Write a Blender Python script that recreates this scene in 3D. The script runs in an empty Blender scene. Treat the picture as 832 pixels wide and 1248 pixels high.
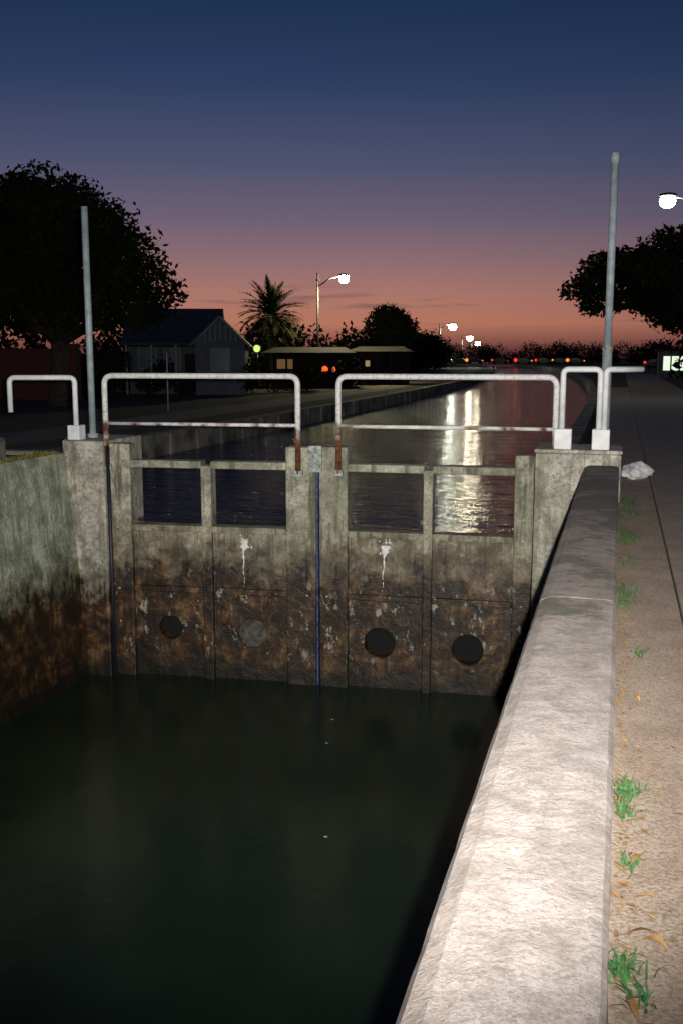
import bpy, bmesh, math, random
import numpy as np
from mathutils import Vector, Matrix
random.seed(4); RNG=np.random.default_rng(7)
S=bpy.context.scene
S.view_settings.view_transform='Standard'; S.view_settings.look='None'; S.view_settings.exposure=0
COL=S.collection

# ------------------------------------------------------------------ helpers
def link(o,parent=None):
    COL.objects.link(o)
    if parent: o.parent=parent
    return o
def empty(name,loc=(0,0,0),rz=0,parent=None):
    e=bpy.data.objects.new(name,None); e.location=loc; e.rotation_euler=(0,0,rz); e.empty_display_size=.2
    return link(e,parent)
def mesh(name,v,f,mat=None,parent=None,smooth=False,loc=(0,0,0)):
    m=bpy.data.meshes.new(name); m.from_pydata([tuple(p) for p in v],[],[tuple(q) for q in f]); m.update()
    if smooth: m.polygons.foreach_set('use_smooth',[True]*len(m.polygons))
    if mat:
        m.materials.append(mat)
    o=bpy.data.objects.new(name,m); o.location=loc
    return link(o,parent)
def fixn(o):
    bm=bmesh.new(); bm.from_mesh(o.data); bmesh.ops.recalc_face_normals(bm,faces=bm.faces); bm.to_mesh(o.data); bm.free()
def box(name,x0,x1,y0,y1,z0,z1,mat,parent=None,bev=.012):
    v=[(x0,y0,z0),(x1,y0,z0),(x1,y1,z0),(x0,y1,z0),(x0,y0,z1),(x1,y0,z1),(x1,y1,z1),(x0,y1,z1)]
    f=[(3,2,1,0),(4,5,6,7),(0,1,5,4),(1,2,6,5),(2,3,7,6),(3,0,4,7)]
    o=mesh(name,v,f,mat,parent)
    if bev>0:
        b=o.modifiers.new('b','BEVEL'); b.width=bev; b.segments=2
    return o
def tube(name,pts,rad,mat,parent=None,n=10,cap=True,smooth=True):
    pts=[Vector(p) for p in pts]
    if not hasattr(rad,'__len__'): rad=[rad]*len(pts)
    V=[];F=[]
    ref=None
    for i,p in enumerate(pts):
        a=pts[max(i-1,0)]; b=pts[min(i+1,len(pts)-1)]
        d=(b-a).normalized()
        if ref is None:
            ref=d.orthogonal().normalized()
        ref=(ref-d*ref.dot(d)).normalized()
        s=d.cross(ref)
        for k in range(n):
            t=2*math.pi*k/n
            V.append(p+(ref*math.cos(t)+s*math.sin(t))*rad[i])
    for i in range(len(pts)-1):
        for k in range(n):
            F.append((i*n+k,i*n+(k+1)%n,(i+1)*n+(k+1)%n,(i+1)*n+k))
    if cap:
        F.append(tuple(range(n))[::-1]); F.append(tuple((len(pts)-1)*n+k for k in range(n)))
    return mesh(name,V,F,mat,parent,smooth)
def rounded(pts,r,seg=6):
    pts=[Vector(p) for p in pts]; out=[pts[0]]
    for i in range(1,len(pts)-1):
        p=pts[i]; a=(pts[i-1]-p).normalized(); b=(pts[i+1]-p).normalized()
        for k in range(seg+1):
            t=k/seg
            out.append((p+a*r)*(1-t)**2+p*2*t*(1-t)+(p+b*r)*t**2)
    out.append(pts[-1]); return out
def sphere(name,loc,r,mat,parent=None,sc=(1,1,1),seg=16):
    bm=bmesh.new(); bmesh.ops.create_uvsphere(bm,u_segments=seg,v_segments=seg//2,radius=r)
    for v in bm.verts: v.co=Vector((v.co.x*sc[0],v.co.y*sc[1],v.co.z*sc[2]))
    m=bpy.data.meshes.new(name); bm.to_mesh(m); bm.free(); m.polygons.foreach_set('use_smooth',[True]*len(m.polygons))
    m.materials.append(mat); o=bpy.data.objects.new(name,m); o.location=loc
    return link(o,parent)

class NT:
    def __init__(s,name,world=False):
        if world: s.m=bpy.data.worlds.new(name)
        else: s.m=bpy.data.materials.new(name)
        s.m.use_nodes=True; s.t=s.m.node_tree; s.n=s.t.nodes; s.l=s.t.links
        for k in list(s.n): s.n.remove(k)
    def new(s,t,**kw):
        k=s.n.new(t)
        for a,b in kw.items(): setattr(k,a,b)
        return k
    def con(s,a,b): s.l.new(a,b)
    def setin(s,node,i,v):
        if isinstance(v,bpy.types.NodeSocket): s.l.new(v,node.inputs[i])
        else: node.inputs[i].default_value=v
    def math(s,op,a,b=0.0,clamp=False):
        k=s.new('ShaderNodeMath',operation=op,use_clamp=clamp); s.setin(k,0,a); s.setin(k,1,b); return k.outputs[0]
    def pos(s,scale=(1,1,1),loc=(0,0,0)):
        g=s.new('ShaderNodeNewGeometry'); m=s.new('ShaderNodeMapping')
        m.inputs['Scale'].default_value=scale; m.inputs['Location'].default_value=loc
        s.con(g.outputs['Position'],m.inputs['Vector']); return m.outputs[0]
    def xyz(s):
        g=s.new('ShaderNodeNewGeometry'); x=s.new('ShaderNodeSeparateXYZ'); s.con(g.outputs['Position'],x.inputs[0]); return x.outputs
    def mr(s,v,a,b,c=0.,d=1.):
        k=s.new('ShaderNodeMapRange'); s.con(v,k.inputs[0])
        for i,q in enumerate((a,b,c,d)): k.inputs[i+1].default_value=q
        return k.outputs[0]
    def noise(s,vec,scale,detail=5,rough=.6,dist=0):
        k=s.new('ShaderNodeTexNoise'); s.con(vec,k.inputs['Vector']); k.inputs['Scale'].default_value=scale
        k.inputs['Detail'].default_value=detail; k.inputs['Roughness'].default_value=rough; k.inputs['Distortion'].default_value=dist
        return k.outputs[0]
    def ramp(s,fac,stops,interp='LINEAR'):
        k=s.new('ShaderNodeValToRGB'); s.con(fac,k.inputs[0]); c=k.color_ramp; c.interpolation=interp
        while len(c.elements)<len(stops): c.elements.new(.5)
        for e,(p,col) in zip(c.elements,stops):
            e.position=p
            e.color=(col,col,col,1) if isinstance(col,(int,float)) else (*col,1)
        return k.outputs[0]
    def mix(s,fac,a,b,mode='MIX'):
        k=s.new('ShaderNodeMix',data_type='RGBA',blend_type=mode)
        s.setin(k,0,fac)
        for i,v in ((6,a),(7,b)):
            if isinstance(v,tuple): v=(*v,1) if len(v)==3 else v
            s.setin(k,i,v)
        return k.outputs[2]
    def out(s,col,rough=.8,bump=None,bstr=.3,bdist=.02,metal=0,spec=None):
        b=s.new('ShaderNodeBsdfPrincipled'); o=s.new('ShaderNodeOutputMaterial')
        if isinstance(col,tuple): col=(*col,1)
        s.setin(b,'Base Color',col); s.setin(b,'Roughness',rough); s.setin(b,'Metallic',metal)
        if spec is not None: b.inputs['Specular IOR Level'].default_value=spec
        if bump is not None:
            k=s.new('ShaderNodeBump'); k.inputs['Strength'].default_value=bstr; k.inputs['Distance'].default_value=bdist
            s.con(bump,k.inputs['Height']); s.con(k.outputs[0],b.inputs['Normal'])
        s.con(b.outputs[0],o.inputs[0]); return s.m

def simple(name,col,rough=.7,var=.25,scale=6,metal=0):
    t=NT(name); p=t.pos(); n=t.noise(p,scale,3)
    a=tuple(c*(1-var) for c in col); b=tuple(min(1,c*(1+var)) for c in col)
    return t.out(t.ramp(n,[(.35,a),(.65,b)]),rough,metal=metal)
def emis(name,col,st,small=True):
    t=NT(name); e=t.new('ShaderNodeEmission'); e.inputs[0].default_value=(*col,1); e.inputs[1].default_value=st
    o=t.new('ShaderNodeOutputMaterial'); t.con(e.outputs[0],o.inputs[0])
    if small:
        try: t.m.cycles.emission_sampling='NONE'
        except Exception: pass
    return t.m

# weathered lock concrete: pale above, rust-brown towards the waterline, green algae tint between
def lock_concrete(name,pale=(.34,.33,.27),z_brown=-1.25,speck=True,grime=.75,dark=(.07,.062,.04),bigk=.5,band=True):
    t=NT(name); p=t.pos(); z=t.xyz()[2]
    streak=t.noise(t.pos((6,6,.5)),1.5,4,.7,.2); mid=t.noise(p,3.6,6,.72,.3); fine=t.noise(p,26,3,.7); big=t.noise(p,1.1,2,.6)
    zz=t.math('ADD',z,t.math('MULTIPLY',t.math('SUBTRACT',streak,.5),1.4))
    zz=t.math('ADD',zz,t.math('MULTIPLY',t.math('SUBTRACT',mid,.5),1.3))
    grad=t.mr(zz,z_brown-.25,z_brown+.40)
    base=t.ramp(mid,[(.36,tuple(c*.5 for c in pale)),(.5,pale),(.62,tuple(min(1,c*1.4) for c in pale))])
    base=t.mix(t.ramp(fine,[(.36,.55),(.52,0.)]),base,(.09,.085,.055))
    base=t.mix(t.ramp(streak,[(.50,0.),(.60,grime)]),base,dark)
    base=t.mix(t.ramp(big,[(.46,0.),(.62,bigk)]),base,tuple(c*k for c,k in zip(pale,(.42,.46,.36))))
    if band:   # ochre seep stains on the upper panels
        ob=t.math('MULTIPLY',t.math('MULTIPLY',t.mr(zz,-.2,-.9),t.mr(zz,-1.9,-1.1)),t.ramp(big,[(.40,.7),(.60,.2)]))
        base=t.mix(ob,base,(.15,.10,.045))
    brown=t.ramp(mid,[(.38,(.008,.005,.003)),(.48,(.030,.015,.006)),(.56,(.090,.042,.013)),(.65,(.19,.12,.055))])
    brown=t.mix(t.ramp(streak,[(.44,0.),(.58,.75)]),brown,(.016,.010,.005))
    c=t.mix(grad,brown,base)
    if speck:
        sp=t.noise(t.pos((1,1,.55),(3,1,7)),7,5,.8)
        zone=t.math('MULTIPLY',t.mr(z,-.9,-1.5),t.mr(z,-2.6,-2.1))
        k=t.math('MULTIPLY',t.ramp(sp,[(.59,0.),(.63,1.)]),zone)
        c=t.mix(t.math('MULTIPLY',k,.7),c,(.44,.42,.33))
    c=t.mix(t.mr(z,-2.3,-2.6,0,.8),c,(.006,.006,.004))
    return t.out(c,t.mr(grad,0,1,.5,.92),bump=mid,bstr=.9,bdist=.03)

def coping_mat():
    t=NT('coping_concrete'); p=t.pos(); big=t.noise(p,1.9,4,.7,.3); mid=t.noise(p,8,7,.78,.2); fine=t.noise(p,85,3,.7)
    pz=t.noise(t.pos((3,.35,3)),2,4,.6)
    base=t.ramp(mid,[(.36,(.170,.145,.130)),(.5,(.250,.218,.198)),(.64,(.345,.305,.282))])
    base=t.mix(t.ramp(fine,[(.38,.5),(.5,0.)]),base,(.11,.092,.08))
    base=t.mix(t.ramp(pz,[(.5,0.),(.62,.3)]),base,(.175,.14,.11))
    y=t.xyz()[1]
    s=t.math('ADD',t.math('MULTIPLY',big,.55),t.math('MULTIPLY',mid,.45))
    s=t.math('ADD',s,t.mr(y,3,8.2,-.10,.035))
    base=t.mix(t.ramp(s,[(.49,0.),(.55,.8)]),base,(.075,.07,.052))
    return t.out(base,.92,bump=mid,bstr=.9,bdist=.016)

M={}
M['gate']=lock_concrete('gate_concrete',(.40,.385,.295),-1.02,dark=(.075,.066,.038))
M['wall']=lock_concrete('lock_wall_concrete',(.37,.40,.295),-1.20,False,.6,(.12,.12,.075),.4,False)
M['pillar']=lock_concrete('pillar_concrete',(.48,.45,.37),-1.4,False,.5,(.15,.13,.085),.3,False)
M['coping']=coping_mat()
M['bankwall']=simple('bank_wall_concrete',(.17,.16,.13),.9,.6,1.5)
def galv():
    t=NT('galvanised_rust'); p=t.pos(); n=t.noise(p,18,4,.7); n2=t.noise(p,5,2)
    z=t.math('ADD',t.xyz()[2],t.math('MULTIPLY',t.math('SUBTRACT',n2,.5),1.6))
    pale=t.ramp(n,[(.36,(.58,.56,.52)),(.55,(.86,.85,.82))]); rust=t.ramp(n,[(.35,(.06,.022,.010)),(.65,(.28,.11,.05))])
    pale=t.mix(t.ramp(n,[(.62,0.),(.68,.7)]),pale,(.2,.09,.04))
    return t.out(t.mix(t.mr(z,.60,.90),rust,pale),.6,bump=n,bstr=.3,bdist=.006)
M['galv']=galv()
M['white']=simple('white_paint',(.84,.85,.84),.5,.10,9)
M['polegrey']=simple('pole_grey',(.33,.39,.41),.5,.2,9)
M['metal']=simple('bracket_metal',(.33,.36,.33),.55,.5,18)
M['blue']=simple('blue_seal',(.035,.06,.17),.6,.9,16)
M['black']=simple('black_pipe',(.012,.014,.022),.5,.4,8)
M['dark']=simple('dark_void',(.002,.002,.002),.9,.2,8)
M['disc']=simple('valve_plate',(.06,.06,.05),.7,.6,14)
M['drip']=simple('lime_drip',(.8,.79,.77),.7,.2,20)
M['bark']=simple('bark',(.05,.04,.03),.95,.4,7)
M['roof']=simple('metal_roof',(.04,.05,.06),.7,.2,2)
M['siding']=simple('house_siding',(.10,.115,.125),.8,.12,2)
M['trim']=simple('white_trim',(.20,.225,.25),.6,.1,4)
M['glass']=simple('window_glass',(.12,.17,.20),.15,.2,2)
M['shed']=simple('dark_timber',(.018,.015,.013),.9,.3,3)
M['lampmetal']=simple('lamp_metal',(.08,.085,.085),.5,.3,5)
M['carpaint']=simple('car_paint',(.05,.05,.06),.3,.2,3)
M['tyre']=simple('tyre_rubber',(.02,.02,.02),.9,.2,8)
def leafmat(name,a,b,sc=1.2):
    t=NT(name); n=t.noise(t.pos(),sc,2); return t.out(t.ramp(n,[(.35,a),(.65,b)]),.9,spec=.1)
M['leaf']=leafmat('foliage_dark',(.008,.012,.005),(.024,.030,.012))
M['leaf2']=leafmat('foliage_tree',(.012,.018,.007),(.032,.04,.016))
M['palm']=leafmat('palm_leaf',(.018,.024,.010),(.036,.044,.018))
M['tuft']=leafmat('grass_green',(.035,.10,.03),(.07,.18,.06),20)
M['dry']=leafmat('dry_leaf',(.18,.09,.035),(.38,.23,.10),14)
def brick():
    t=NT('red_brick'); b=t.new('ShaderNodeTexBrick')
    c=t.new('ShaderNodeCombineXYZ'); sx=t.xyz(); t.con(sx[0],c.inputs[0]); t.con(sx[2],c.inputs[1])
    t.con(c.outputs[0],b.inputs['Vector']); b.inputs['Scale'].default_value=3; b.inputs['Color1'].default_value=(.13,.03,.02,1); b.inputs['Color2'].default_value=(.09,.024,.017,1); b.inputs['Mortar'].default_value=(.07,.05,.04,1)
    return t.out(b.outputs[0],.9)
M['brick']=brick()
def ground_mat():
    t=NT('grass_ground'); p=t.pos(); n=t.noise(p,.8,5,.7); f=t.noise(p,18,4,.7)
    c=t.ramp(n,[(.35,(.022,.030,.012)),(.52,(.042,.05,.022)),(.65,(.08,.068,.04))])
    c=t.mix(t.ramp(f,[(.38,.7),(.55,0.)]),c,(.012,.014,.007))
    return t.out(c,.95,bump=f,bstr=.8,bdist=.05)
M['ground']=ground_mat()
def path_mat(name,a,b,grit):
    t=NT(name); p=t.pos(); n=t.noise(p,2.6,5,.7); f=t.noise(p,60,4,.75)
    v=t.new('ShaderNodeTexVoronoi'); t.con(p,v.inputs['Vector']); v.inputs['Scale'].default_value=85
    c=t.ramp(n,[(.36,a),(.64,b)])
    c=t.mix(t.ramp(f,[(.40,.65),(.54,0.)]),c,tuple(x*.45 for x in a))
    c=t.mix(t.ramp(v.outputs['Distance'],[(.12,grit),(.26,0.)]),c,(.62,.53,.45))
    return t.out(c,.95,bump=f,bstr=.8,bdist=.012)
M['sand']=path_mat('sandy_verge',(.34,.255,.19),(.48,.38,.295),.5)
M['path']=path_mat('footpath_concrete',(.32,.255,.20),(.43,.355,.285),.35)
M['lpath']=simple('bank_path',(.13,.12,.10),.95,.3,2)
M['asphalt']=simple('asphalt',(.05,.05,.05),.9,.3,3)
def lockwater():
    t=NT('lock_water'); p=t.pos(); n=t.noise(p,3,2,.55,.3)
    c=t.ramp(t.noise(p,.45,3),[(.35,(.008,.016,.009)),(.65,(.014,.025,.014))])
    return t.out(c,.20,bump=n,bstr=.12,bdist=.04,spec=.18)
M['lockwater']=lockwater()
def canalwater():
    t=NT('canal_water'); n=t.noise(t.pos((.48,1.2,1)),4.6,3,.6,.5); n2=t.noise(t.pos((.36,1,1)),1.3,2,.5)
    h=t.math('ADD',n,t.math('MULTIPLY',n2,1.0))
    return t.out((.010,.016,.055),.10,bump=h,bstr=1.0,bdist=.34,spec=.5)
M['canalwater']=canalwater()

# ------------------------------------------------------------------ camera
cam=bpy.data.cameras.new('camera'); co=bpy.data.objects.new('camera',cam); link(co)
cam.sensor_fit='VERTICAL'; cam.sensor_height=36; cam.lens=35; cam.clip_end=3000
co.location=(0,0,1.75); co.rotation_euler=(math.radians(90-8.86),0,math.radians(15.5)); S.camera=co

# ------------------------------------------------------------------ sky
w=NT('World',True); S.world=w.m
tc=w.new('ShaderNodeTexCoord'); sx=w.new('ShaderNodeSeparateXYZ'); w.con(tc.outputs['Generated'],sx.inputs[0])
z=sx.outputs[2]
stops=[(0,(.06,.022,.026)),(.010,(.18,.060,.050)),(.032,(.46,.178,.112)),(.06,(.40,.180,.145)),(.09,(.275,.155,.165)),(.13,(.155,.118,.172)),(.18,(.078,.086,.160)),(.25,(.028,.051,.122)),(.32,(.012,.032,.085)),(.6,(.006,.015,.050)),(1,(.004,.009,.035))]
cool=[(0,(.035,.015,.024)),(.010,(.095,.037,.04)),(.032,(.21,.088,.080)),(.06,(.175,.088,.094)),(.09,(.112,.076,.105)),(.13,(.064,.060,.103)),(.18,(.036,.048,.096)),(.25,(.015,.032,.078)),(.32,(.008,.021,.058)),(.6,(.004,.010,.036)),(1,(.003,.007,.025))]
r1=w.ramp(z,stops); r2=w.ramp(z,cool)
dp=w.new('ShaderNodeVectorMath',operation='DOT_PRODUCT'); w.con(tc.outputs['Generated'],dp.inputs[0]); dp.inputs[1].default_value=(-.375,.927,0)
c=w.mix(w.mr(dp.outputs['Value'],.80,.985),r2,r1)
mp=w.new('ShaderNodeMapping'); mp.inputs['Scale'].default_value=(3.2,3.2,34); mp.inputs['Location'].default_value=(.6,.2,.3); w.con(tc.outputs['Generated'],mp.inputs['Vector'])
cn=w.noise(mp.outputs[0],2.0,4,.55)
band=w.ramp(z,[(.02,0.),(.035,1.),(.055,1.),(.075,0.)])
c=w.mix(w.math('MULTIPLY',w.math('MULTIPLY',w.ramp(cn,[(.60,0.),(.70,1.)]),band),.5),c,(.055,.04,.07))
bg=w.new('ShaderNodeBackground'); w.con(c,bg.inputs[0]); bg.inputs[1].default_value=1.0
wo=w.new('ShaderNodeOutputWorld'); w.con(bg.outputs[0],wo.inputs[0])

# ------------------------------------------------------------------ ground / banks / water
XL,XR=-10.4,-1.1
def bend(t): return -.0005*max(0,t-25)**2
rows=[13.25]+list(np.arange(15,240,3.0))+[240]
V=[];F=[]
def strip(rows_l):
    n=len(rows_l[0]); b=len(V)
    for r in rows_l: V.extend(r)
    for i in range(len(rows_l)-1):
        for k in range(n-1):
            a=b+i*n+k; F.append((a,a+1,a+1+n,a+n))
GN,GL,GR=.3,-.1,0.0
WZ=-.57
strip([[(-900,t,GN),(-60,t,GN),(-7.68,t,GN)] for t in (-60,-10,0,5,10,13.2)])
strip([[(-.0,t,GR),(2,t,GR),(60,t,GR),(900,t,GR)] for t in (-60,-10,0,5,10,13.25)])
strip([[(-900,t,GL),(-60,t,GL),(XL+bend(t),t,GL)] for t in rows])
strip([[(XR+bend(t),t,GR),(2,t,GR),(60,t,GR),(900,t,GR)] for t in rows])
strip([[(-900,t,GL),(-60,t,GL),(XL+bend(240),t,GL),(XR+bend(240),t,GR),(2,t,GR),(60,t,GR),(900,t,GR)] for t in (240,1500)])
mesh('ground',V,F,M['ground'])
def bankwall(name,x0,side,z):
    V=[];F=[]
    for t in rows:
        x=x0+bend(t)
        V+= [(x,t,-1.8),(x,t,z+.06),(x-side*.35,t,z+.06),(x-side*.35,t,z-.05)]
    for i in range(len(rows)-1):
        for k in range(3):
            a=i*4+k; F.append((a,a+1,a+5,a+4))
    o=mesh(name,V,F,M['bankwall']); fixn(o); return o
bw=empty('canal_bank_wall'); a=bankwall('left_face',XL+.004,1,GL); a.parent=bw
for i in range(60):
    t=14+i*1.6; x=XL+bend(t)
    box('joint_pier',x-.02,x+.06,t,t+.14,-1.5,GL+.03,M['bankwall'],bw,0)
bw=empty('canal_bank_wall'); a=bankwall('right_face',XR-.004,-1,GR); a.parent=bw
mesh('canal_water',[(-80,12.75,WZ),(5,12.75,WZ),(5,245,WZ),(-80,245,WZ)],[(0,1,2,3)],M['canalwater'])
mesh('lock_water',[(-7.5,-40,-2.68),(.0,-40,-2.68),(.0,12.8,-2.68),(-7.5,12.8,-2.68)],[(0,1,2,3)],M['lockwater'])
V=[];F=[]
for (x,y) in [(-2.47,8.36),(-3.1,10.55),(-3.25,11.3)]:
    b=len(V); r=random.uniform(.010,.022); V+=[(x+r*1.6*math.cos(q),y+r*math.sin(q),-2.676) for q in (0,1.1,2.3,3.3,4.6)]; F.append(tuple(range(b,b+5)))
mesh('glint_flecks',V,F,M['drip'])  # pale flecks painted in as glints of the flash on the ripples
V=[];F=[]
for t in rows: V+=[(XL-4+bend(t),t,GL+.006),(XL-1.9+bend(t),t,GL+.006)]
for i in range(len(rows)-1): F.append((2*i,2*i+1,2*i+3,2*i+2))
mesh('bank_footpath',V,F,M['lpath'])
V=[(.0,-20,.004),(.46,-20,.004),(.46,13.25,.004),(.0,13.25,.004),(-.5,13.25,.004),(-.5,60,.004),(.46,60,.004)]
mesh('sandy_verge',V,[(0,1,2,3),(4,3,2,6,5)],M['sand'])
fp=box('footpath',.475,3.2,-20,110,-.05,.022,M['path'],None,.01)
# ------------------------------------------------------------------ right parapet wall
def extrude_profile(name,prof,ys,mat,jit=.004,closed=True,parent=None,grooves=()):
    V=[];F=[];n=len(prof)
    for j,y in enumerate(ys):
        g=.004 if any(abs(y-q)<.004 for q in grooves) else 0
        for (x,z_) in prof:
            V.append((x+random.uniform(-jit,jit)+(g if x<-.3 else -g if x>0 else 0),y,z_+random.uniform(-jit,jit)*.7-(g if z_>.3 else 0)))
    for j in range(len(ys)-1):
        for k in range(n if closed else n-1):
            a=j*n+k; b=j*n+(k+1)%n; F.append((a,b,b+n,a+n))
    F.append(tuple(range(n))); F.append(tuple((len(ys)-1)*n+k for k in range(n)))
    o=mesh(name,V,F,mat,parent); fixn(o)
    return o
pw=empty('parapet_wall')
prof=[(-.345,-4),(-.37,.26),(-.388,.28),(-.392,.385),(-.372,.425),(-.325,.4475),(-.24,.4505),(-.12,.4505),(-.03,.4495),(.012,.442),(.027,.424),(.03,.30),(.02,-.3),(.02,-4)]
ys=list(np.arange(-6,12.38,.10))+[12.39]
gv=[5.45,8.75]
for q in gv: ys+= [q-.007,q,q+.007]
ys=sorted(ys)
extrude_profile('wall',prof,ys,M['coping'],.0018,True,pw,gv)
rp=empty('gate_pillar')
box('block',-.97,.052,12.4,13.25,-4,.58,M['pillar'],rp,.02)
box('cap',-.985,.062,12.385,13.27,.583,.63,M['pillar'],rp,.015)
lp=empty('gate_pillar')
v=[(-7.05,12.1,-4),(-6.69,12.1,-4),(-6.69,13.25,-4),(-7.9,13.25,-4),(-7.32,12.1,.62),(-6.70,12.1,.62),(-6.70,13.25,.62),(-7.9,13.25,.62)]
o=mesh('block',v,[(3,2,1,0),(4,5,6,7),(0,1,5,4),(1,2,6,5),(2,3,7,6),(3,0,4,7)],M['pillar'],lp); b=o.modifiers.new('b','BEVEL'); b.width=.02; b.segments=2
box('wing',-60,-7.88,13.0,13.28,-4,GN+.06,M['bankwall'],lp,.02)
lw=empty('lock_wall')
prof=[(-7.02,-4),(-7.06,-2.0),(-7.11,-1.94),(-7.14,-1.0),(-7.17,-.96),(-7.27,.40),(-7.30,.45),(-7.66,.45),(-7.70,.42),(-7.70,-4)]
extrude_profile('face',prof,list(np.arange(-20,12.1,.25))+[12.1],M['wall'],.004,True,lw)
V=[];F=[]
tm=leafmat('moss',(.09,.09,.02),(.26,.21,.06),9)
for i in range(2200):
    y=random.uniform(3,12); x=-7.43+random.gauss(0,.08); h=random.uniform(.01,.05); a=random.uniform(0,6.28); s=random.uniform(.01,.04)
    b=len(V); V+=[(x-s*math.cos(a),y-s*math.sin(a),.45),(x+s*math.cos(a),y+s*math.sin(a),.45),(x+random.gauss(0,.02),y+random.gauss(0,.02),.45+h)]; F.append((b,b+1,b+2))
mesh('moss_top',V,F,tm,lw)
V=[];F=[]
N=28
for i in range(N+1):
    a=math.pi*(.0+1.0*i/N)
    for r,zz in ((1.75,.2),(1.75,.62),(1.95,.62),(1.95,.2)):
        V.append((-9.75+r*math.cos(a),10.9+r*math.sin(a),zz))
for i in range(N):
    for k in range(3):
        a=i*4+k; F.append((a,a+1,a+5,a+4))
o=mesh('curved_kerb',V,F,M['pillar']); fixn(o)

# ------------------------------------------------------------------ gates
def panel_hole(name,x0,x1,y,z0,z1,cx,cz,r,mat,parent,inner,recess=.14):
    angs=sorted([2*math.pi*k/48 for k in range(48)]+[math.atan2(zc-cz,xc-cx)%(2*math.pi) for xc in(x0,x1) for zc in (z0,z1)])
    V=[];F=[];n=len(angs)
    for a in angs:
        c_,s_=math.cos(a),math.sin(a); k=1e9
        if c_>1e-9:k=min(k,(x1-cx)/c_)
        if c_<-1e-9:k=min(k,(x0-cx)/c_)
        if s_>1e-9:k=min(k,(z1-cz)/s_)
        if s_<-1e-9:k=min(k,(z0-cz)/s_)
        V+=[(cx+c_*k,y,cz+s_*k),(cx+c_*r*1.06,y,cz+s_*r*1.06),(cx+c_*r,y+.015,cz+s_*r),(cx+c_*r,y+recess,cz+s_*r)]
    for i in range(n):
        j=(i+1)%n
        for k in range(3): F.append((i*4+k,j*4+k,j*4+k+1,i*4+k+1))
    mesh(name,V,F,mat,parent)
    d=[(cx+r*math.cos(a),y+recess-.004,cz+r*math.sin(a)) for a in angs]
    mesh(name+'_back',d,[tuple(range(n))],inner,parent)
def drip(name,s,zt,zb,y,parent,w0=.03):
    V=[];F=[];n=40
    ph=random.uniform(0,6)
    for i in range(n+1):
        k=i/n; zc=zt+(zb-zt)*k
        w_=w0*(1.5*math.exp(-((k-.08)/.08)**2)+.6*math.exp(-k*2.2)+.10)*(1+.35*math.sin(k*31+ph)+.2*math.sin(k*57))*(1-k*.5); x=s+.018*math.sin(k*3+ph)+.006*math.sin(k*17)
        V+=[(x-w_,y,zc),(x+w_,y,zc)]
    for i in range(n):
        if i>26 and i%7 in (2,3): continue
        F.append((2*i,2*i+1,2*i+3,2*i+2))
    mesh(name,V,F,M['drip'],parent)
    V=[];F=[]
    for i in range(22):
        cx=s+random.gauss(0,.05); cz=zt+random.gauss(-.03,.05); r=random.uniform(.003,.013); b=len(V)
        V+=[(cx+r*math.cos(a)*random.uniform(.6,1.3),y-.001,cz+1.6*r*math.sin(a)) for a in np.linspace(0,6.28,9)[:-1]]; F.append(tuple(range(b,b+8)))
    mesh(name+'_splash',V,F,M['drip'],parent)
def leaf(p0,p1,stiles,holes,drips):
    p0=Vector(p0);p1=Vector(p1);d=p1-p0;L=d.length
    g=empty('lock_gate',(p0.x,p0.y,0),math.atan2(d.y,d.x))
    for i,(s0,s1,zt,fr) in enumerate(stiles):
        box('stile_%d'%i,s0,s1,fr,.26,-3.6,zt,M['gate'],g,.015)
    for i in range(len(stiles)-1):
        a=stiles[i][1]; b=stiles[i+1][0]
        box('top_rail_%d'%i,a-.002,b+.002,.012,.24,.26,.36,M['gate'],g,.012)
        box('mid_rail_%d'%i,a-.002,b+.002,.022,.24,-.62,-.53,M['gate'],g,.012)
        box('lower_rail_%d'%i,a-.002,b+.002,.03,.24,-1.47,-1.39,M['gate'],g,.012)
        box('upper_panel_%d'%i,a-.002,b+.002,.085,.22,-1.392,-.618,M['gate'],g,0)
        cx,cz,r,mt=holes[i]
        panel_hole('lower_panel_%d'%i,a-.002,b+.002,.085,-3.5,-1.468,cx,cz,r,M['gate'],g,mt,.03 if mt is M['disc'] else .16)
    for k,(s,zt,zb) in enumerate(drips): drip('lime_drip_%d'%k,s,zt,zb,.079,g)
    for s in (stiles[0][0]+.1,stiles[-1][1]-.12):
        for zc in (-.3,-.57,-1.43,-1.9): sphere('bolt',(s,-.005+stiles[0][3]*0,zc),.018,M['metal'],g,(1,.5,1),8)
    return g,L
gl,L1=leaf((-6.69,12.22),(-3.80,12.50),[(0,.30,.58,0),(1.30,1.44,.30,.008),(2.48,2.885,.57,-.01)],[(.80,-1.99,.165,M['dark']),(1.98,-2.02,.20,M['disc'])],[(1.88,-.72,-1.36)])
gr,L2=leaf((-3.77,12.50),(-.985,12.64),[(.0,.38,.58,-.01),(1.38,1.50,.30,.008),(2.54,2.78,.52,0)],[(.80,-2.06,.205,M['dark']),(1.98,-2.08,.205,M['dark'])],[(.86,-.72,-1.34)])
def rail(g,s0,s1,zt,zleg0,zleg1,zm):
    tube('rail_hoop',rounded([(s0,-.05,zleg0),(s0,-.05,zt),(s1,-.05,zt),(s1,-.05,zleg1)],.12),.038,M['galv'],g,12)
    tube('rail_mid',[(s0,-.05,zm),(s1,-.05,zm)],.024,M['galv'],g,10)
    for s,zl in ((s0,zleg0),(s1,zleg1)):
        if zl<.45:
            box('rail_clamp',s-.06,s+.06,-.085,.0,zl-.03,zl+.05,M['metal'],g,.006)
rail(gl,.0,2.66,1.50,.26,.22,.86)
rail(gr,.27,3.02,1.50,.24,.63,.86)
box('mitre_bracket',2.80,2.98,-.07,-.012,.25,.60,M['metal'],gl,.01)
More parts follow.
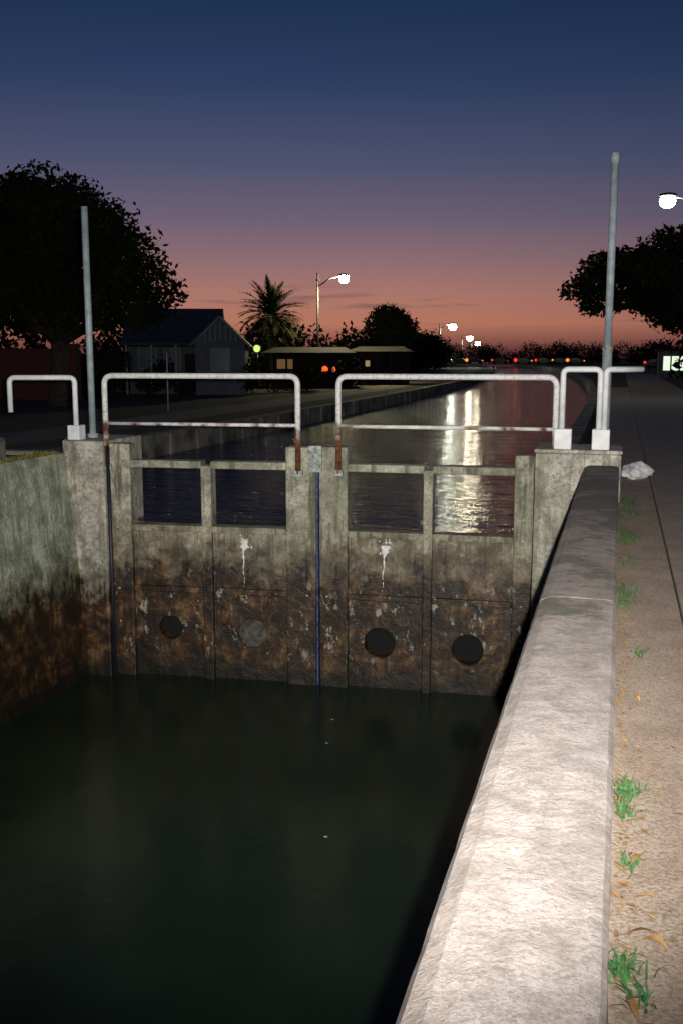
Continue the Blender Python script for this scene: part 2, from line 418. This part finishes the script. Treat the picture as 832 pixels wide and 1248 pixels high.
box('bracket_hasp',2.86,2.92,-.10,-.07,.33,.52,M['metal'],gl,.01)
box('mitre_seal',2.890,2.914,.006,.2,-3.4,.24,M['blue'],gl,.004)
tube('heel_pipe',[(-6.655,12.14,-3),(-6.655,12.14,.55)],.028,M['black'],lp)

def zblock(name,x,y,z0,par,s=.105,h=.25):
    box(name,x-s,x+s,y-s,y+s,z0,z0+h,M['white'],par,.012)
h1=empty('white_handrail')
zblock('foot_1',-.65,12.52,.631,h1); zblock('foot_2',-.20,12.55,.631,h1)
tube('hoop',rounded([(-.67,12.52,.86),(-.67,12.52,1.60),(-.23,12.56,1.60),(-.23,12.56,.86)],.07),.036,M['white'],h1)
h2=empty('white_handrail')
tube('hoop',rounded([(-.165,12.50,.86),(-.165,12.50,1.60),(.26,12.70,1.60)],.06),.036,M['white'],h2)
h3=empty('white_handrail')
zblock('foot',-7.19,12.27,.622,h3,.09,.2)
tube('hoop',rounded([(-7.19,12.27,.80),(-7.19,12.27,1.47),(-8.03,12.0,1.47),(-8.03,12.0,1.0)],.08),.036,M['white'],h3)
p=empty('tall_pole'); tube('shaft',[(-7.155,12.65,.6),(-7.155,12.65,3.78)],.046,M['polegrey'],p,14)
tube('collar',[(-7.155,12.65,.61),(-7.155,12.65,.68)],.075,M['polegrey'],p,14)
p=empty('tall_pole'); tube('shaft_lower',[(-.17,13.02,.6),(-.17,13.02,1.85)],.060,M['polegrey'],p,14); tube('shaft_upper',[(-.17,13.02,1.8),(-.17,13.02,4.10)],.047,M['polegrey'],p,14)
tube('joint',[(-.17,13.02,1.82),(-.17,13.02,1.87)],.068,M['metal'],p,14); tube('tip',[(-.17,13.02,4.08),(-.17,13.02,4.19)],.054,M['polegrey'],p,14)

# ------------------------------------------------------------------ near details
def blades(name,spots,mat,parent=None):
    V=[];F=[]
    for (x,y,n,h,sp) in spots:
        for i in range(n):
            bx=x+random.gauss(0,sp*.35); by=y+random.gauss(0,sp*.6); a=random.uniform(0,6.28); l=h*random.uniform(.5,1.2); lean=random.uniform(.3,1.2)*l; wd=random.uniform(.003,.007)
            dx,dy=math.cos(a),math.sin(a); b=len(V)
            for k,t in enumerate((0,.4,.75,1)):
                zc=.012+l*(t-.35*t*t)*.8; r=lean*t*t; ww=wd*(1-t*.95)
                V+=[(bx+dx*r-dy*ww,by+dy*r+dx*ww,zc),(bx+dx*r+dy*ww,by+dy*r-dx*ww,zc)]
            for k in range(3): F.append((b+2*k,b+2*k+1,b+2*k+3,b+2*k+2))
    return mesh(name,V,F,mat,parent)
for s in [(.09,9.8,60,.16,.22),(.09,8.6,30,.10,.2),(.09,7.5,70,.14,.22),(.09,7.15,30,.10,.12),(.17,5.95,26,.07,.06),(.085,3.95,55,.10,.09),(.08,3.78,35,.08,.07),(.10,3.35,22,.06,.05),(.075,2.72,50,.09,.07),(.12,2.6,30,.08,.05),(.08,11.3,60,.16,.3),(.08,12.2,60,.18,.3)]:
    blades('grass_tuft',[s],M['tuft'])
V=[];F=[]
for i in range(900):
    y=random.uniform(1.5,13); x=.05+abs(random.gauss(0,.05)) if random.random()<.75 else random.uniform(.05,.45)
    a=random.uniform(0,6.28); l=random.uniform(.006,.024); wd=l*random.uniform(.2,.5); zc=.012+random.uniform(0,.01)
    c_,s_=math.cos(a),math.sin(a); b=len(V)
    V+=[(x-c_*l,y-s_*l,zc),(x+s_*wd,y-c_*wd,zc+.006),(x+c_*l,y+s_*l,zc+random.uniform(0,.012)),(x-s_*wd,y+c_*wd,zc+.004)]; F.append((b,b+1,b+2,b+3))
for (x,y,l,a) in [(.13,2.92,.055,.3),(.17,2.88,.04,2.7),(.12,3.38,.045,1.2),(.2,4.1,.03,.5),(.15,5.1,.03,2.),(.1,2.55,.05,1.9)]:
    b=len(V); n=8
    for i in range(n+1):
        t=i/n; wd=.011*math.sin(math.pi*min(max(t,.03),.97)); px=x+math.cos(a)*l*(t*2-1); py=y+math.sin(a)*l*(t*2-1); zc=.02+.02*math.sin(t*3.1)
        V+=[(px-math.sin(a)*wd,py+math.cos(a)*wd,zc),(px+math.sin(a)*wd,py-math.cos(a)*wd,zc+.006)]
    for i in range(n): F.append((b+2*i,b+2*i+1,b+2*i+3,b+2*i+2))
mesh('fallen_leaves',V,F,M['dry'])
bm=bmesh.new(); bmesh.ops.create_icosphere(bm,subdivisions=3,radius=.2)
for v in bm.verts:
    n=v.co.normalized(); k=1+.22*math.sin(n.x*5+1)*math.cos(n.y*4)+.08*math.sin(n.z*11+n.x*9)
    v.co=Vector((v.co.x*1.05*k,v.co.y*.8*k,v.co.z*.62*k))
m=bpy.data.meshes.new('pale_rock'); bm.to_mesh(m); bm.free(); m.materials.append(simple('pale_stone',(.75,.75,.73),.8,.15,8)); o=bpy.data.objects.new('pale_rock',m); o.location=(.29,15.0,.11); o.rotation_euler=(.15,-.15,.4); link(o)

# ------------------------------------------------------------------ trees
def foliage(name,clumps,n,size,mat,parent=None):
    cl=np.array([(c[0],c[1],c[2],c[3],c[4]) for c in clumps]); wt=cl[:,3]**2*cl[:,4]; wt/=wt.sum()
    idx=RNG.choice(len(cl),n,p=wt)
    d=RNG.normal(size=(n,3)); d/=np.linalg.norm(d,axis=1)[:,None]
    r=RNG.uniform(.25,1,n)**.6*(1+.12*RNG.normal(size=n))
    P=cl[idx,:3]+d*r[:,None]*np.stack([cl[idx,3],cl[idx,3],cl[idx,4]],1)
    u=RNG.normal(size=(n,3)); u/=np.linalg.norm(u,axis=1)[:,None]
    v=np.cross(u,RNG.normal(size=(n,3))); v/=np.linalg.norm(v,axis=1)[:,None]
    s=(size*RNG.uniform(.5,1.4,n))[:,None]
    Q=np.stack([P-u*s,P+v*s*.45,P+u*s,P-v*s*.45],1).reshape(-1,3)
    Fc=np.arange(4*n).reshape(-1,4)
    return mesh(name,Q.tolist(),Fc.tolist(),mat,parent)
def tree(name,base,trunk_h,r0,clumps,n,size,mat):
    e=empty(name,base)
    b=Vector((0,0,-.3)); top=Vector((.15,0,trunk_h))
    tube('trunk',[b,b.lerp(top,.4)+Vector((.08,0,0)),top],[r0*1.35,r0,r0*.75],M['bark'],e,10)
    for i,c_ in enumerate(clumps):
        t=Vector(c_[:3]); 
        if t.z<trunk_h*.8 and i%2: continue
        m1=top.lerp(t,.5)+Vector((random.gauss(0,.15),random.gauss(0,.15),-.1))
        tube('limb_%d'%i,[top-Vector((0,0,.3)),m1,t],[r0*.4,r0*.2,r0*.06],M['bark'],e,6)
    foliage('foliage',clumps,n,size,mat,e); return e
def rc(cx,cz,rx,rz,n,rmin,rmax,flat=.75,bot=-1):
    out=[]
    while len(out)<n:
        x,y,z_=[random.uniform(-1,1) for _ in range(3)]
        q=x*x+y*y+z_*z_
        if q>1 or q<.12 or z_<bot: continue
        rr=random.uniform(rmin,rmax); out.append((cx+x*(rx-rr*.6),y*(rx-rr*.6),cz+z_*(rz-rr*.4),rr,rr*flat))
    return out
tree('broadleaf_tree',(-20.6,33.9,GL),2.6,.38,rc(0,5.6,4.9,3.2,34,.7,1.3)+[(0,0,5.6,3.2,2.6),(.8,0,6.6,1.9,1.5),(2.2,-.4,6.3,1.5,1.2),(3.3,-.5,5.2,1.5,1.3),(3.9,0,4.3,1.4,1.1),(3.3,0,3.6,1.3,.9),(-2,0,5.8,2.4,2.2),(-1,0,7.6,1.3,1.0),(1.0,0,7.7,1.0,.8),(-3.4,0,7.0,1.6,1.3),(-1.5,0,3.6,2.2,.9),(.8,0,3.3,1.8,.7)],42000,.13,M['leaf'])
tree('broadleaf_tree',(5.0,62,GR),3.4,.30,rc(0,6.4,8.2,2.7,36,.9,1.7,.6)+[(-6.2,0,5.0,1.6,.9),(-7.8,0,5.6,1.1,.6),(-7.0,0,6.3,1.2,.7),(-5.0,0,7.0,1.8,1.1),(-3.5,0,6.0,2.4,1.5),(1,0,7.0,3.6,2.1),(-1.5,0,5.2,3.2,1.5),(-2,0,8.1,2.2,1.1),(3,0,5.3,3.4,1.8),(-1.5,0,4.0,2.2,1.0),(2.2,0,3.6,2.4,1.2)],40000,.20,M['leaf2'])
tree('broadleaf_tree',(-19.6,88,GL),1.8,.28,rc(0,4.6,2.9,1.9,22,.5,1.0)+[(0,0,4.8,1.7,1.3),(-.7,0,5.6,1.4,.9),(0,0,3.6,2.2,1.0)],9000,.17,M['leaf'])
def treeline(name,specs,n,size):
    cl=[]
    for (px0,py0,px1,py1,k,h0,h1) in specs:
        for i in range(k):
            t=(i+random.uniform(-.4,.4))/k; h=random.uniform(h0,h1); r=h*.42
            x=px0+(px1-px0)*t; y=py0+(py1-py0)*t+random.gauss(0,2)
            cl.append((x,y,h-r,r*1.1,r)); cl.append((x+random.gauss(0,r*.7),y,h*.45,r,h*.4)); cl.append((x+random.gauss(0,r),y,h*.2,r,h*.25))
    return foliage(name,cl,n,size,M['leaf'])
treeline('distant_trees',[(-66,52,-30,62,16,3.5,5.0),(-32,70,-22,98,18,3.0,5.0),(-24,100,-28,160,14,3.5,5.5),(-30,160,-42,230,14,4,6.5),(-46,262,20,262,34,3.2,6.0),(6,250,6,130,16,2.5,5),(7.5,112,9,68,12,2.0,3.4),(6,70,30,74,10,3,4.5),(-70,40,-60,52,4,3,5)],60000,.28)
treeline('garden_shrubs',[(-26.5,43.6,-18.5,44.2,9,.9,1.8),(-18.5,48,-15,58,6,.9,1.9),(-24.5,42.5,-21.8,44,4,2.0,3.0),(-21,56,-16,57,6,.6,1.3)],19000,.10)
# date palm
pe=empty('date_palm',(-22.7,64.3,GL))
tube('trunk',[(0,0,-.2)]+[(0.03*math.sin(i),0,.3*i) for i in range(1,16)],[.40]+[.31+.04*(i%2) for i in range(1,16)],M['bark'],pe,10)
V=[];F=[]
NF=84
for i in range(NF):
    az_=i*2.39996; el=math.radians(82-122*(i/NF)**.9+random.uniform(-6,6)); L=random.uniform(2.3,2.9); pts=[]
    p=Vector((0,0,4.55)); d=Vector((math.cos(az_)*math.cos(el),math.sin(az_)*math.cos(el),math.sin(el)))
    n=14
    for k in range(n+1):
        pts.append(p.copy()); p=p+d*(L/n); d=(d+Vector((0,0,-.075))).normalized()
    side=d.cross(Vector((0,0,1))).normalized()
    for k in range(1,n+1):
        t=k/n; q=pts[k]; dd=(pts[k]-pts[k-1]).normalized(); ll=.54*math.sin(math.pi*(.12+.82*t))
        up=side.cross(dd)
        for s in (-1,1):
            for o_ in (.2,.7):
                qq=pts[k-1].lerp(q,o_); e1=qq+(side*s*.7+dd*.75+up*random.uniform(-.1,.35)).normalized()*ll; b=len(V)
                V+=[qq-dd*.065,qq+dd*.065,e1]; F.append((b,b+1,b+2))
        b=len(V); V+=[pts[k-1]+side*.035,pts[k-1]-side*.035,q-side*.025,q+side*.025]; F.append((b,b+1,b+2,b+3))
mesh('fronds',V,F,M['palm'],pe)

# ------------------------------------------------------------------ buildings
def gable(name,x0,x1,y0,y1,zw,zr,axis,par,over=.35):
    box(name+'_walls',x0,x1,y0,y1,0,zw,M['siding'],par,0)
    if axis=='x':
        ym=(y0+y1)/2
        for sgn,ya in ((-1,y0),(1,y1)):
            yo=ya+sgn*over; zo=zw-over*(zr-zw)/((y1-y0)/2)
            V=[(x0-over,yo,zo),(x1+over,yo,zo),(x1+over,ym,zr),(x0-over,ym,zr)]
            o=mesh(name+'_roof',V,[(0,1,2,3)],M['roof'],par); s=o.modifiers.new('s','SOLIDIFY'); s.thickness=.08
        for xx in (x0,x1): mesh(name+'_gable',[(xx,y0,zw),(xx,y1,zw),(xx,ym,zr-.05)],[(0,1,2)],M['siding'],par)
    else:
        xm=(x0+x1)/2
        for sgn,xa in ((-1,x0),(1,x1)):
            xo=xa+sgn*over; zo=zw-over*(zr-zw)/((x1-x0)/2)
            V=[(xo,y0-over,zo),(xo,y1+over,zo),(xm,y1+over,zr),(xm,y0-over,zr)]
            o=mesh(name+'_roof',V,[(0,1,2,3)],M['roof'],par); s=o.modifiers.new('s','SOLIDIFY'); s.thickness=.08
            tube(name+'_barge',[(xo,y0-over-.03,zo),(xm,y0-over-.03,zr)],.07,M['trim'],par,4)
        for yy in (y0,y1): mesh(name+'_gable',[(x0,yy,zw),(x1,yy,zw),(xm,yy,zr-.05)],[(0,1,2)],M['siding'],par)
hs=empty('white_house',(-21.3,46.3,GL),math.radians(18))
gable('main',-2.4,1.8,0,4.2,2.65,4.25,'x',hs)
gable('wing',1.0,3.4,-1.2,2.5,2.6,3.75,'y',hs,.25)
for x0,x1,y,z0,z1 in ((-1.9,-1.1,-.03,1.3,2.3),(-.6,.1,-.03,1.3,2.3),(1.8,2.6,-1.23,1.2,2.2)):
    box('window_frame',x0-.08,x1+.08,y-.02,y+.05,z0-.08,z1+.08,M['trim'],hs,.01)
    box('window_pane',x0,x1,y-.035,y,z0,z1,M['glass'],hs,0)
    box('window_bar',(x0+x1)/2-.025,(x0+x1)/2+.025,y-.05,y-.036,z0,z1,M['trim'],hs,0)
box('door',.35,.85,-.06,0,0,2.0,M['shed'],hs,.01)
for k in range(7):
    x=1.45+k*.25; box('gable_slat',x,x+.05,-1.24,-1.2,2.6,2.6+1.1*(1-abs(x-2.2)/1.3)-.05,M['trim'],hs,0)
box('porch_roof',-2.6,1.0,-1.3,-.1,2.42,2.5,M['roof'],hs,.01)
for x in (-2.4,-1.2,.0): box('porch_post',x,x+.1,-1.2,-1.1,0,2.42,M['trim'],hs,.01)
bw=box('brick_wall',-44,-22.6,38.6,38.85,GL,GL+2.2,M['brick'],None,.01)
box('brick_pier',-22.9,-22.5,38.5,38.95,GL,GL+2.4,M['brick'],bw,.01)
def pavilion(x,y,wd,h,rz):
    e=empty('low_pavilion',(x,y,GL),rz)
    mesh('roof',[(-wd/2-.3,-1.8,h),(wd/2+.3,-1.8,h),(wd/2+.3,1.8,h),(-wd/2-.3,1.8,h),(-wd/2+.3,.6,h+.35),(wd/2-.3,.6,h+.35)],[(0,1,5,4),(1,2,5),(2,3,4,5),(3,0,4),(3,2,1,0)],M['shed'],e)
    for i in range(5):
        xx=-wd/2+i*wd/4; box('post_%d'%i,xx-.06,xx+.06,-1.6,-1.48,0,h,M['shed'],e,0)
    box('back_wall',-wd/2,wd/2,1.3,1.4,0,h,M['shed'],e,0); box('counter',-wd/2+.3,wd/2-.3,-.6,-.2,0,.95,M['shed'],e,.01)
    return e
pv=pavilion(-18.7,60,5.0,2.1,.2); pv2=pavilion(-15.6,66,3.6,2.2,.1)
sgm=emis('orange_sign',(1,.14,.03),1.3)
for i,(sx0,wd_) in enumerate(((.9,.40),(1.45,.30))):
    tube('lit_sign_%d'%i,[(sx0+.2,-1.75,1.1),(sx0+.2,-1.66,1.1)],wd_*.5,sgm,pv,14)
box('lit_window',-1.2,-.9,1.2,1.28,1.2,1.6,emis('warm_window',(1,.75,.4),.3),pv2,.01)
box('lit_window_1',-2.2,-1.2,1.2,1.28,1.1,1.7,emis('amber_window',(1,.6,.25),.12),pv,.01)
sg=empty('lit_round_sign',(-21.6,58.5,GL)); tube('post',[(0,0,0),(0,0,2.1)],.05,M['lampmetal'],sg)
tube('face',[(0,-.05,2.35),(0,.05,2.35)],.22,emis('green_yellow_sign',(.65,.9,.2),1.2),sg,20)
tube('rim',[(0,-.045,2.35),(0,.06,2.35)],.26,M['lampmetal'],sg,20)
sg=empty('lit_panel_sign',(-22.0,57.6,GL)); tube('post',[(0,0,0),(0,0,1.2)],.05,M['lampmetal'],sg); box('panel',-.25,.25,-.05,.05,1.3,1.8,emis('panel_white',(.7,.85,.6),.6),sg,.01); box('panel_frame',-.29,.29,-.03,.07,1.26,1.84,M['lampmetal'],sg,.01)
tube('marker_post',[(-14.9,31.5,GL),(-14.9,31.5,1.9)],.025,M['polegrey'])
kk=empty('lit_kiosk',(5.3,98.7,GR)); box('body',-1.9,2.5,0,4,0,2.3,M['siding'],kk,.02); box('roof',-2.2,2.9,-.4,4.4,2.302,2.5,M['shed'],kk,.02)
ew=emis('cool_window',(.8,1,.72),1.1)
for x in (-1.5,-.75,0.0): box('lit_window',x,x+.6,-.04,0,.5,1.8,ew,kk,0)

# ------------------------------------------------------------------ street lamps
def lamp(base,h,arm,gr_,col,st,rp=.09):
    e=empty('street_lamp',base); tube('pole',[(0,0,0),(0,0,h)],[rp,rp*.6],M['lampmetal'],e,10)
    A=Vector(arm); tube('arm',[(0,0,h-.9),A*.5+Vector((0,0,h-.35)),A+Vector((0,0,h-.2))],.035+rp*.1,M['lampmetal'],e,8)
    box('bracket',-.12,.12,-.04,.04,h-.5,h-.42,M['lampmetal'],e,0)
    sphere('housing',A+Vector((0,0,h-.16)),gr_*1.0,M['lampmetal'],e,(1.3,1,.35))
    sphere('lamp_glass',A+Vector((0,0,h-.16-gr_*.85)),gr_,emis('lamp_glow',col,st,False),e,(1.1,1.0,.95),12)
    return e
lamp((-19.4,64.1,GL),7.3,(1.7,.3,0),.30,(1,.84,.48),760)
lamp((-29.7,169.2,GL),7.5,(2.1,.3,0),.6,(.92,1,.78),240,.2)
lamp((-41,267,GL),7.5,(2.1,.3,0),.75,(1,.88,.6),120,.25)
lamp((-47.5,330,GL),7.0,(2.1,.3,0),.8,(1,.9,.65),110,.28)
lamp((3.3,42.6,GR),8.2,(-1.8,0,0),.28,(.85,1,.85),55)
lamp((3.4,4.6,GR),6.2,(-1.5,0,0),.2,(1,.82,.74),108)  # unseen lamp above the frame, added to brighten coping and path
box('cross_road',-120,120,247,255,-.15,.0,M['asphalt'],None,0)
red=emis('tail_lamp',(1,.05,.03),1.0); org=emis('amber_lamp',(1,.28,.06),1.4); wht=emis('head_lamp',(1,.9,.6),4)
def car(x,y,mt,r=.3,z0=.02):
    e=empty('parked_car',(x,y,z0))
    prof=[(-2.1,.35),(-2.15,.8),(-1.6,1.0),(-1.0,1.42),(.5,1.45),(1.1,1.02),(2.0,.9),(2.15,.4)]
    V=[(px,s*.85,pz) for s in(-1,1) for px,pz in prof]; n=len(prof)
    F=[tuple(range(n))[::-1],tuple(range(n,2*n))]+[(i,(i+1)%n,n+(i+1)%n,n+i) for i in range(n)]
    mesh('body',V,F,M['carpaint'],e)
    for wx in (-1.35,1.35):
        for s in (-1,1): tube('wheel',[(wx,s*.7,.33),(wx,s*.9,.33)],.33,M['tyre'],e,14)
    mesh('side_window',[(-1.1,-.86,1.0),(.9,-.86,1.0),(.4,-.86,1.36),(-.9,-.86,1.36)],[(0,1,2,3)],M['glass'],e)
    sphere('rear_lamp',(-1.95,-.75,.95),r,mt,e)
    sphere('front_lamp',(1.95,-.75,.8),r*.4,wht if mt is wht else org,e)
car(-23,250,red,.48); car(-18.2,251,red,.32); car(-10.5,249,org,.42); car(-35,250,org,.42); car(-39,252,wht,.3); car(-29,252,red,.28); car(-14.3,253,org,.24); car(5.2,150,red,.2)

# ------------------------------------------------------------------ camera flash
fl=bpy.data.lights.new('camera_flash','SPOT'); fl.energy=5100; fl.color=(1,.97,.92); fl.spot_size=math.radians(76); fl.spot_blend=1.0; fl.shadow_soft_size=.025
fo=bpy.data.objects.new('camera_flash',fl); fo.location=(.10,.02,1.80); link(fo)
fo.rotation_euler=(math.radians(90-4.5),0,math.radians(17))
